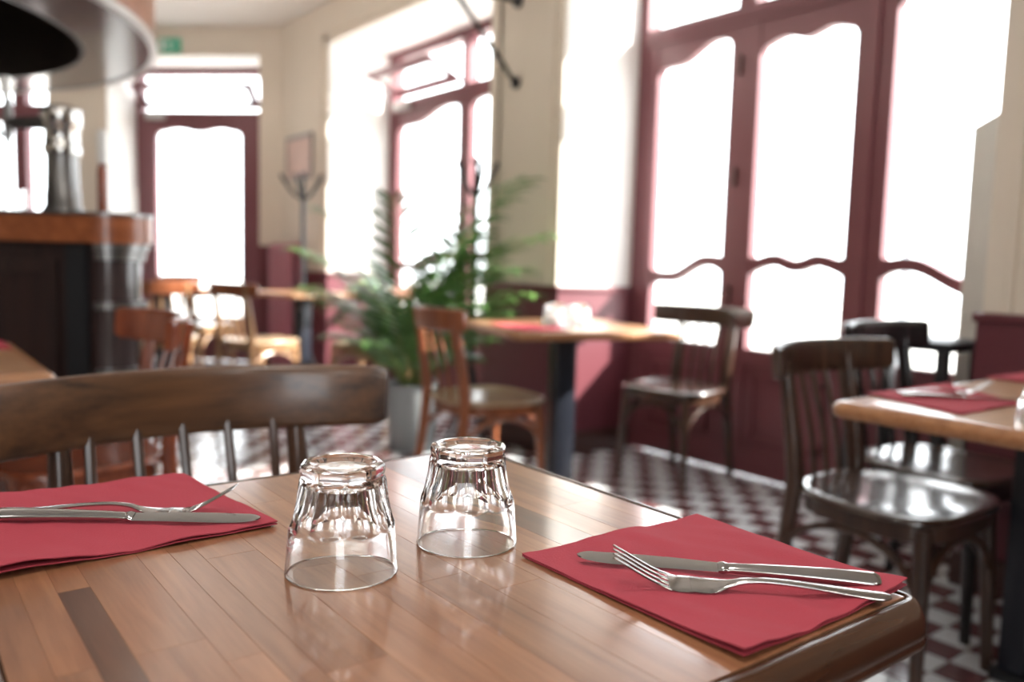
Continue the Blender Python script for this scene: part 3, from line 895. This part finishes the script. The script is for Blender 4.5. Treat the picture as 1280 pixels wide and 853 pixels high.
# ------------------------------------------------------------------ cutlery
def ribbon(bm, pts, wid, thk, round_=.5, seg=10):
    """lens-shaped bar along pts (x along, z height), width wid, thickness thk"""
    rings = []
    n_ = len(pts)
    for k in range(n_):
        a = Vector(pts[max(0, k - 1)]); c_ = Vector(pts[min(n_ - 1, k + 1)]); tan = (c_ - a).normalized()
        nn_ = Vector((-tan.z, 0, tan.x)); p = Vector(pts[k])
        ring = []
        for q in range(seg):
            v = 2 * PI * q / seg; c, s = math.cos(v), math.sin(v)
            ring.append(bm.verts.new(p + Vector((0, 1, 0)) * (math.copysign(abs(c) ** .7, c) * wid[k] / 2) + nn_ * (math.copysign(abs(s) ** .7, s) * thk[k] / 2)))
        rings.append(ring)
    for A, B in zip(rings, rings[1:]):
        for q in range(seg): bm.faces.new((A[q], A[(q + 1) % seg], B[(q + 1) % seg], B[q]))
    bm.faces.new(list(reversed(rings[0]))); bm.faces.new(rings[-1])

def smooth_curve(keys, n):
    """keys: list of tuples (x, values...) interpolated with Catmull-Rom by index"""
    dim = len(keys[0]); out = []
    P = [list(k) for k in keys]; P = [[2 * a - b for a, b in zip(P[0], P[1])]] + P + [[2 * a - b for a, b in zip(P[-1], P[-2])]]
    m = len(P) - 3
    for k in range(n):
        t = k / (n - 1) * m; i = min(int(t), m - 1); t -= i
        a, b, c, d = P[i:i + 4]
        out.append([.5 * (2 * b[j] + (c[j] - a[j]) * t + (2 * a[j] - 5 * b[j] + 4 * c[j] - d[j]) * t * t + (3 * b[j] - a[j] - 3 * c[j] + d[j]) * t ** 3) for j in range(dim)])
    return out

def make_fork(label, loc, rotz, roll=0):
    """tines towards local -x (origin at the bowl), handle to +x; lies tines up"""
    t = thing('fork', label, 'fork', loc, rotz, 'steel forks'); t.scale = (.93, .93, .93); t.rotation_euler = (roll, 0, rotz)
    b = NB()
    K = smooth_curve([(.014, .0035, .0225, .0022), (.030, .0028, .0215, .0024), (.044, .0052, .012, .0030), (.056, .0086, .0072, .0036), (.075, .0102, .0066, .0036), (.105, .0085, .0080, .0034), (.135, .0052, .0108, .0032), (.158, .0030, .0125, .0030), (.168, .0026, .0118, .0028), (.1735, .0027, .006, .0022)], 40)
    ribbon(b, [(k[0], 0, k[1]) for k in K], [k[2] for k in K], [k[3] for k in K], seg=14)
    obj('handle', b, M['steel'], t, 50)
    b = NB()
    hd = smooth_curve([(.0165, .0034, .0225), (.009, .0031, .0238), (.003, .0033, .0240), (-.004, .0046, .0236)], 12)
    ribbon(b, [(k[0], 0, k[1]) for k in reversed(hd)], [k[2] for k in reversed(hd)], [.0019] * 12, seg=12)
    obj('head', b, M['steel'], t, 50)
    for q in range(4):
        y = (q - 1.5) * .0066
        b = NB()
        tk = smooth_curve([(-.0020, .0040, .0042), (-.014, .0086, .0030), (-.026, .0150, .0028), (-.039, .0228, .0026), (-.0475, .0278, .0020), (-.050, .0293, .0010)], 16)
        ribbon(b, [(k[0], y, k[1]) for k in reversed(tk)], [k[2] for k in reversed(tk)], [.0014] * 16, seg=8)
        obj('tine', b, M['steel'], t, 50)
    return t

def make_knife(label, loc, rotz, tilt=0, side=1):
    """tip at local -x end, handle to +x; origin where blade meets handle; blade lies flat-ish, tilted about x"""
    t = thing('knife', label, 'knife', loc, rotz, 'steel knives')
    t.rotation_euler = (tilt, 0, rotz)
    b = NB()
    K = smooth_curve([(-.004, 0, .0112, .0030), (.0, 0, .0118, .0062), (.004, 0, .0100, .0048), (.012, .0002, .0100, .0060), (.05, .0008, .0122, .0072), (.09, .0008, .0150, .0080), (.112, .0002, .0158, .0078), (.1175, .0001, .0142, .0068), (.1200, 0, .0095, .0048), (.1208, 0, .0030, .0016)], 54)
    ribbon(b, [(k[0], 0, k[1]) for k in K], [k[2] for k in K], [k[3] for k in K], seg=14)
    obj('handle', b, M['steel'], t, 50)
    # blade: outline with small teeth along one edge
    up, lo = [], []
    n_ = 110
    for k in range(n_ + 1):
        x = -.002 - .116 * k / n_
        s_ = k / n_
        tipc = -.0012
        w_up = .0056 + .0016 * s_
        w_lo = -.0054 - .0022 * math.sin(PI * min(1, s_ * .9))
        if s_ > .70: w_up = tipc + (w_up - tipc) * math.sqrt(max(0, 1 - ((s_ - .70) / .30) ** 2))
        if s_ > .88: w_lo = tipc + (w_lo - tipc) * math.sqrt(max(0, 1 - ((s_ - .88) / .12) ** 2))
        if .38 < s_ < .90: w_lo += .0007 * (1 if k % 2 else 0)
        up.append((x, w_up * side)); lo.append((x, w_lo * side))
    b = NB()
    V = {}
    for k in range(n_ + 1):
        xu, yu = up[k]; xl, yl = lo[k]
        for nme, (x, y, z) in dict(u=(xu, yu, .0), ut=(xu, yu * .9 + yl * .1, .0008), ub=(xu, yu * .9 + yl * .1, -.0008), m=(xu, yu * .3 + yl * .7, .0006), mb=(xu, yu * .3 + yl * .7, -.0006), l=(xl, yl, 0)).items():
            V[nme, k] = b.verts.new((x, y, z))
    order = ['u', 'ut', 'm', 'l', 'mb', 'ub']
    for k in range(n_):
        for a, c_ in zip(order, order[1:] + order[:1]):
            b.faces.new((V[a, k], V[c_, k], V[c_, k + 1], V[a, k + 1]))
    b.faces.new([V[a, 0] for a in order]); b.faces.new([V[a, n_] for a in reversed(order)])
    obj('blade', b, M['steel'], t, 20)
    return t

def ang(p, q): return math.atan2(q[1] - p[1], q[0] - p[0])
NZ = T + .0032
# right place setting: tip -> handle
make_knife('steel knife beside the fork on the near right napkin', (.5345, .4075, NZ + .0064), ang((.453, .494), (.618, .318)), .38, -1)
make_fork('steel fork tines up on the near right napkin, handle over the table corner', (.4785, .4107, NZ + .0022), ang((.4835, .4055), (.602, .296)), .20)
# left place setting
make_knife('steel serrated knife on the left napkin, in front of the fork', (.1765, .7928, NZ + .0062), ang((.275, .727), (.085, .861)), -.38, 1)
make_fork('steel fork tines up on the left napkin, behind the knife', (.2265, .7935, NZ), ang((.2265, .7935), (.090, .884)))
# right table setting
make_knife('steel knife catching the light on the long right-hand table', (1.715, .745, T + .0075), ang((1.80, .68), (1.60, .88)), 0, 1)
make_fork('steel fork lying on the napkin of the long right-hand table', (1.80, .775, T + .004), ang((1.80, .775), (1.66, .86)))

# ------------------------------------------------------------------ bar
bar = thing('bar_counter', 'dark panelled bar with a thick orange-brown wooden counter at the left', 'bar')
def bar_outline(off):
    """front line runs along the chamfer direction; rounded end; off>0 grows"""
    u = Vector((-.7071, .7071, 0)); nrm = Vector((-.7071, -.7071, 0))
    c_ = Vector((.690, 3.325, 0)); R = .145 + off
    pts = [c_ + u * 3.6 + nrm * R]
    start, end = 225, 372
    for k in range(17):
        a = math.radians(start + (end - start) * k / 16)
        pts.append(c_ + Vector((math.cos(a) * R, math.sin(a) * R, 0)))
    pts.append(c_ + Vector((math.cos(math.radians(12)) * R - .45, 1.4, 0)))
    pts.append(c_ + u * 3.6 + Vector((.5, 1.0, 0)))
    return [(p.x, p.y) for p in pts]
bm = NB(); add_prism(bm, bar_outline(-.05), .08, 1.035); obj('body', bm, M['bar_dark'], bar, 40)
bm = NB(); add_prism(bm, bar_outline(-.085), 0, .08); obj('plinth', bm, M['black'], bar, 40)
bm = NB(); add_prism(bm, bar_outline(0.0), 1.035, 1.13); obj('counter', bm, M['bar_slab'], bar, 40)
bm = NB(); add_prism(bm, bar_outline(.004), 1.13, 1.142); obj('counter_edging', bm, M['gunmetal'], bar, 40)
U_ = Vector((-.7071, .7071, 0)); C_ = Vector((.690, 3.325, 0))
def bar_end_band(R, z0, z1, a0=232, a1=372, n_=18):
    b = NB()
    add_strip(b, [(math.radians(a0 + (a1 - a0) * k / n_), z0) for k in range(n_ + 1)], [(math.radians(a0 + (a1 - a0) * k / n_), z1) for k in range(n_ + 1)],
              lambda a, d, z: C_ + Vector((math.cos(a) * (R + d), math.sin(a) * (R + d), z)), -.03, 0)
    return b
obj('end_panel', bar_end_band(.103, .08, 1.034), M['bar_grey'], bar, 40)
for z0, z1, R in ((.975, 1.0, .118), (1.005, 1.034, .128), (.80, .825, .125), (.56, .585, .125), (.08, .16, .115)):
    obj('moulding', bar_end_band(R, z0, z1), M['gunmetal'], bar, 40)
for s in (.06, .95, 1.85, 2.75):
    nrm = Vector((-.7071, -.7071, 0)); R = .095
    b = NB()
    add_strip(b, [(s - .04, .08), (s + .04, .08)], [(s - .04, 1.034), (s + .04, 1.034)], lambda a, d, z: C_ + U_ * a + nrm * (R + d) + Vector((0, 0, z)), 0, .018)
    obj('pilaster', b, M['black'], bar, 0)
for s0, s1 in ((.14, .87), (1.03, 1.77), (1.93, 2.67)):
    nrm = Vector((-.7071, -.7071, 0)); R = .095
    b = NB()
    frame_rect(b, lambda a, d, z: C_ + U_ * a + nrm * (R + d) + Vector((0, 0, z)), s0, s1, .14, .97, .05, 0, .014)
    obj('panel_frame', b, M['bar_dark'], bar, 0)

# round canopy over the bar
CC, CRo, CRi, CZ, COFF = Vector((-.733, 4.991, 0)), 1.934, 1.426, 2.0, .203
cn = thing('bar_canopy', 'round wooden canopy with a dark recess hanging over the bar', 'canopy', (CC.x, CC.y, 0))
def ring_band(r0, r1, z0, z1, seg=96, o0=0, o1=0):
    b = NB()
    pr = [(r0, z0, o0), (r1, z0, o1), (r1, z1, o1), (r0, z1, o0)]
    R_ = [[b.verts.new((ox + r * math.cos(2 * PI * k / seg), r * math.sin(2 * PI * k / seg), z)) for k in range(seg)] for r, z, ox in pr]
    for a in range(4):
        for k in range(seg): b.faces.new((R_[a][k], R_[a][(k + 1) % seg], R_[(a + 1) % 4][(k + 1) % seg], R_[(a + 1) % 4][k]))
    return b
obj('soffit', ring_band(CRi, CRo, CZ, CZ + .02, o0=COFF), M['canopy_under'], cn, 40)
obj('fascia', ring_band(CRo - .015, CRo + .02, CZ + .03, CZ + .48), M['chair_orange'], cn, 40)
obj('rim', ring_band(CRo - .005, CRo + .026, CZ - .006, CZ + .03), M['rim'], cn, 40)
obj('inner_ring', ring_band(CRi - .012, CRi + .01, CZ - .002, CZ + .46, o0=COFF, o1=COFF), M['canopy_dark'], cn, 40)
bm = NB(); add_lathe(bm, [(CRo + .02, CZ + .48), (CRo + .02, CZ + .50)], 96); obj('top', bm, M['canopy_dark'], cn, 40)
for k in range(3):
    a = math.radians(100 + 120 * k)
    b = NB(); add_tube(b, [(.9 * math.cos(a), .9 * math.sin(a), CZ + .5), (.9 * math.cos(a), .9 * math.sin(a), CEIL)], .012, 8); obj('hanger', b, M['black'], cn)

# things on the bar (bar top z = 1.142)
BZ = 1.1422
def on_ray(px, depth):     # a spot along the view towards a point of the bar top
    lat = (px - 640) / 1037.4 * depth
    return Vector((cr.x * lat + cf.x * depth, cr.y * lat + cf.y * depth, 0))
p = Vector((.575, 3.54, 0))
tp = thing('beer_tower', 'grey metal beer tower with a side tap on the bar counter', 'beer tap', (p.x, p.y, BZ), math.radians(-38))
bm = NB(); add_lathe(bm, [(.075, 0), (.075, .012), (.062, .03), (.060, .085), (.058, .09), (.055, .20), (.056, .22)], 28); obj('base', bm, M['gunmetal'], tp)
bm = NB(); add_lathe(bm, [(.062, .22), (.066, .24), (.060, .26), (.058, .31), (.068, .325), (.070, .375), (.066, .39), (.03, .40)], 28); obj('head', bm, M['chrome'], tp)
bm = NB(); add_tube(bm, [(-.05, 0, .335), (-.12, 0, .335), (-.20, 0, .33)], [.026, .024, .022], 14); obj('arm', bm, M['gunmetal'], tp)
bm = NB(); add_tube(bm, [(-.20, 0, .42), (-.20, 0, .33), (-.20, -.005, .25)], [.012, .020, .009], 12); obj('tap', bm, M['gunmetal'], tp)
bm = NB(); add_tube(bm, [(-.205, 0, .42), (-.21, 0, .50)], [.012, .018], 12); obj('tap_handle', bm, M['whiteplastic'], tp)
bt = thing('slim_bottle', 'slim white bottle at the end of the bar counter', 'bottle', (.675, 3.36, BZ))
bm = NB(); add_lathe(bm, [(.017, 0), (.019, .01), (.019, .15), (.013, .18)], 18); obj('body', bm, M['chair_red'], bt)
bm = NB(); add_lathe(bm, [(.0135, .18), (.017, .19), (.018, .29), (.008, .305)], 18); obj('cap', bm, M['whiteplastic'], bt)
def bar_glass(label, x, y, r, h, fill=None):
    o_ = thing('bar_glass', label, 'glass', (x, y, BZ), 0, 'glasses on the bar')
    b = NB(); add_lathe(b, [(r * .85, 0), (r, h), (r - .002, h), (r * .85 - .002, .008)], 24); obj('bowl', b, M['glass'], o_, 50)
    if fill:
        b = NB(); add_lathe(b, [(r * .85 - .0035, .0095), (r - .006, h * .7)], 20); obj('drink', b, fill, o_, 50)
bar_glass('glass of orange drink at the left edge of the bar', .262, 3.80, .034, .10, M['juice'])
bar_glass('clear glass beside the orange drink on the bar', .345, 3.74, .034, .11)
bar_glass('clear glass left of the beer tower on the bar', .372, 3.60, .032, .085)
bar_glass('clear glass close to the foot of the beer tower', .425, 3.50, .030, .075)
bt = thing('tall_tap', 'tall pale draught tap column beside the beer tower', 'beer tap', (.350, 3.86, BZ))
bm = NB(); add_lathe(bm, [(.03, 0), (.03, .02), (.014, .04), (.012, .34), (.020, .36), (.022, .50), (.012, .53)], 18); obj('column', bm, M['chrome'], bt)
bm = NB(); add_tube(bm, [(0, 0, .34), (.05, -.05, .34), (.06, -.06, .29)], .009, 10); obj('spout', bm, M['gunmetal'], bt)

# ------------------------------------------------------------------ wall things
def chamfer_pt(s, inn, z):
    return Vector(CH_LOC) + Vector((-.7071, .7071, 0)) * s + Vector((-.7071, -.7071, 0)) * inn + Vector((0, 0, z))
ex = thing('exit_sign', 'green running-man exit sign above the corner door', 'sign', chamfer_pt(1.00, .02, 2.775), CH_ROT)
bm = NB(); add_box(bm, -.10, .10, -.018, .012, -.06, .06, .004); obj('sign_box', bm, M['exit_green'], ex, 0)
bm = NB()
def ex_poly(poly):
    V = [bm.verts.new((x, .0135, z)) for x, z in poly]; W = [bm.verts.new((x, .0125, z)) for x, z in poly]
    bm.faces.new(V); bm.faces.new(list(reversed(W)))
    for k in range(len(V)): bm.faces.new((V[k], V[(k + 1) % len(V)], W[(k + 1) % len(V)], W[k]))
ex_poly([(.085, -.045), (.085, .045), (.045, .045), (.045, -.045)])                       # doorway
ex_poly([(.018, .028), (.028, .036), (.020, .044), (.010, .036)])                        # head
ex_poly([(.012, .026), (-.008, .024), (-.018, .000), (-.002, -.006)])                    # torso
ex_poly([(-.002, -.004), (.012, -.022), (.006, -.044), (-.002, -.044), (.002, -.024), (-.014, -.006)])
ex_poly([(-.012, -.004), (-.024, -.024), (-.040, -.026), (-.040, -.033), (-.020, -.032), (-.004, -.010)])
ex_poly([(.010, .024), (.026, .010), (.034, .012), (.032, .005), (.022, .002), (.006, .016)])
ex_poly([(-.056, .004), (-.056, .014), (-.080, .0), (-.056, -.014), (-.056, -.004), (-.045, -.004), (-.045, .004)])  # arrow
obj('pictogram', bm, M['exit_white'], ex, 0)
sp = thing('wall_spotlight', 'small white wall spotlight with a black end, beside the exit sign', 'lamp', chamfer_pt(1.19, .0, 2.85), CH_ROT)
bm = NB(); add_tube(bm, [(0, .002, 0), (0, .05, 0)], .02, 12); obj('bracket', bm, M['whiteplastic'], sp)
bm = NB(); add_tube(bm, [(.05, .09, .03), (-.03, .09, -.03)], [.045, .052], 16); obj('housing', bm, M['whiteplastic'], sp)
bm = NB(); add_tube(bm, [(-.03, .09, -.03), (-.055, .09, -.05)], [.046, .030], 16); obj('black_end', bm, M['black'], sp)

pf = thing('framed_print', 'small framed pale pink print on the wall left of the middle window', 'picture', (WX, 6.545, 1.81))
bm = NB()
for a in ((-.255, .255, .15, .18), (-.255, .255, -.18, -.165), (-.255, -.24, -.165, .15), (.24, .255, -.165, .15)): add_box(bm, -.022, -.001, a[0], a[1], a[2], a[3])
obj('frame', bm, M['grey'], pf, 0)
bm = NB(); add_box(bm, -.012, -.001, -.24, .24, -.165, .15); obj('print', bm, M['poster'], pf, 0)

for k, (lx, ly) in enumerate(FILL_LAMPS):  # drum housings for the added fill lights, out of view
    cl = thing('added_ceiling_light', 'added unseen fill lamp in a white drum over the ' + ('room behind the camera' if ly < 0 else 'near table end of the room') + (', on the left side' if lx < 0 else ', on the right side'), 'lamp', (lx, ly, 2.78), 0, 'added fill lamps')
    b = NB(); add_lathe(b, [(.26, 0), (.26, .15), (.24, .15), (.24, .002)], 32, cap0=False, cap1=False); obj('drum', b, M['whiteplastic'], cl)
    b = NB(); add_lathe(b, [(.235, .01), (.235, .02)], 32); obj('diffuser', b, M['opal'], cl)
rd = thing('radiator', 'dusty pink column radiator below the framed print', 'radiator', (2.69, 6.58, 0))
for k in range(9):
    y = -.20 + k * .05
    b = NB()
    for dx in (-.045, .045):
        add_tube(b, [(dx, y, .12), (dx, y, 1.06)], .019, 10)
    add_tube(b, arc_pts([(-.045, y, 1.05), (-.03, y, 1.09), (.03, y, 1.09), (.045, y, 1.05)], 8), .019, 10)
    add_tube(b, [(-.045, y, .13), (.045, y, .13)], .02, 10)
    obj('column', b, M['radiator'], rd)
for y in (-.20, .20):
    b = NB(); add_box(b, -.05, .05, y - .012, y + .012, 0, .12); obj('foot', b, M['radiator'], rd, 0)

def coat_stand(label, x, y, top, rot, ar=.8, fr=.75):
    t = thing('coat_stand', label, 'coat stand', (x, y, 0), math.radians(rot), 'coat stands')
    b = NB(); add_tube(b, [(0, 0, .28), (0, 0, top - .12), (0, 0, top)], [.018, .017, .012], 12); obj('pole', b, M['black'], t)
    b = NB(); add_lathe(b, [(.012, top), (.024, top + .015), (.02, top + .035), (.004, top + .045)], 12); obj('finial', b, M['black'], t)
    for k in range(5):
        a = 2 * PI * k / 5; c, s = math.cos(a), math.sin(a)
        b = NB(); add_tube(b, arc_pts([(.01 * c, .01 * s, top - .16), (.08 * ar * c, .08 * ar * s, top - .13), (.15 * ar * c, .15 * ar * s, top - .06), (.19 * ar * c, .19 * ar * s, top - .01), (.21 * ar * c, .21 * ar * s, top + .02)], 12), .011, 8); obj('hook', b, M['black'], t)
    for k in range(4):
        a = PI / 4 + PI / 2 * k; c, s = math.cos(a), math.sin(a)
        b = NB(); add_tube(b, arc_pts([(.012 * c, .012 * s, .42), (.07 * fr * c, .07 * fr * s, .26), (.16 * fr * c, .16 * fr * s, .10), (.24 * fr * c, .24 * fr * s, .012)], 12), .012, 8); obj('foot', b, M['black'], t)
    return t
coat_stand('black coat stand with curved hooks beside the radiator', 2.605, 6.03, 1.60, 10)
coat_stand('black coat stand rising behind the potted palm', 2.585, 3.72, 1.52, 40, .55, .7)

wb = thing('wall_bracket', 'black slanted rod bracket on the pillar between the windows', 'bracket', (WX, 3.66, 0))
for z, nme in ((1.975, 'lower_plate'), (2.40, 'upper_plate')):
    b = NB(); add_tube(b, [(-.001, 0, z), (-.02, 0, z)], .032, 14); obj(nme, b, M['black'], wb)
b = NB(); add_tube(b, [(-.02, 0, 1.98), (-.45, 0, 2.405)], .013, 10); obj('strut', b, M['black'], wb)
b = NB(); add_tube(b, [(-.02, 0, 2.40), (-.60, 0, 2.405)], .013, 10); obj('arm', b, M['black'], wb)
b = NB(); add_lathe(b, [(.004, 2.33), (.05, 2.345), (.06, 2.38), (.02, 2.40)], 16, -.60, 0); obj('lamp_head', b, M['black'], wb)

# ------------------------------------------------------------------ potted palm
pl = thing('potted_palm', 'bushy green palm in a grey pot between the tables', 'plant', (2.245, 3.77, 0))
bm = NB(); add_lathe(bm, [(.105, 0), (.115, .01), (.148, .34), (.150, .36), (.138, .36), (.134, .32)], 32); obj('pot', bm, M['pot'], pl)
bm = NB(); add_lathe(bm, [(.05, .318), (.1338, .32)], 24); obj('soil', bm, M['soil'], pl, 0)
rp = random.Random(5)
def frond(az, lean, length, droop, lw, young):
    """arching pinnate frond; az degrees, lean 0 = upright"""
    a = math.radians(az); d = Vector((math.cos(a), math.sin(a), 0))
    pts = []
    N_ = 26; p = Vector((.03 * d.x, .03 * d.y, .30)); th = math.radians(lean)
    for k in range(N_):
        pts.append(p.copy())
        p = p + (d * math.sin(th) + Vector((0, 0, 1)) * math.cos(th)) * (length / N_)
        th += math.radians(droop) / N_ * (.3 + 1.5 * k / N_)
    b = NB(); add_tube(b, pts, [.007 * (1 - .8 * k / N_) for k in range(N_)], 6)
    fo = obj('frond', b, M['stem'], pl)
    b = NB(); fr = frames(pts)
    for k in range(7, N_):
        for sub in (0, .45):
            q = k + sub
            i = min(N_ - 2, int(q)); P0 = pts[i].lerp(pts[i + 1], q - int(q)) if i < N_ - 1 else pts[i]
            t_ = fr[i][0]; side = t_.cross(Vector((0, 0, 1)))
            if side.length < .1: side = Vector((-d.y, d.x, 0))
            side.normalize()
            s_ = (q - 7) / (N_ - 7)
            L_ = lw * (.35 + 1.0 * math.sin(PI * min(1, .12 + s_ * .88)) ** .7)
            for sg in (-1, 1):
                dr = (side * sg * .80 + t_ * (.55 + .4 * s_) + Vector((0, 0, .15 - rp.random() * .35))).normalized()
                w_ = .0065
                wn = t_.cross(dr).cross(dr).normalized()
                c0 = P0; c1 = P0 + dr * L_ * .35; c2 = P0 + dr * L_ * .72 - Vector((0, 0, L_ * .06)); c3 = P0 + dr * L_ - Vector((0, 0, L_ * .20))
                v = [b.verts.new(c0), b.verts.new(c1 + wn * w_), b.verts.new(c1 - wn * w_), b.verts.new(c2 + wn * w_ * .8), b.verts.new(c2 - wn * w_ * .8), b.verts.new(c3)]
                b.faces.new((v[0], v[1], v[2])); b.faces.new((v[1], v[3], v[4], v[2])); b.faces.new((v[3], v[5], v[4]))
    obj('leaflets', b, M['leaf_hi' if young else 'leaf'], fo, 60, fix=False)
F_ = [(-72, 6, 1.42, 72, .21), (-60, 14, 1.25, 80, .21), (-80, 20, 1.10, 78, .20), (-95, 12, 1.15, 70, .20), (-66, 26, .95, 70, .19),
      (140, 7, 1.15, 56, .20), (150, 16, 1.02, 62, .20), (128, 26, .85, 66, .19),
      (-85, 24, .85, 72, .18), (-70, 30, .80, 60, .18), (-100, 28, .75, 70, .17), (-78, 12, 1.0, 60, .19)]
for k in range(4): F_.append((k * 90 + 30 + rp.uniform(-14, 14), rp.uniform(3, 8), rp.uniform(.95, 1.15), rp.uniform(36, 60), .19))
for k in range(8): F_.append((k * 45 + rp.uniform(-14, 14), rp.uniform(8, 22), rp.uniform(.75, .95), rp.uniform(50, 75), .18))
for k in range(9): F_.append((k * 40 + 15 + rp.uniform(-14, 14), rp.uniform(16, 32), rp.uniform(.55, .75), rp.uniform(50, 75), .16))
F_ = [(az, le, ln * (.68 if -30 < (az + 180) % 360 - 180 < 95 and ln < 1.3 and le > 3.0 else 1), dr_, lw) for az, le, ln, dr_, lw in F_]
for k, (az, le, ln, dr_, lw) in enumerate(F_): frond(az, le, ln, dr_, lw, k % 3 == 1)
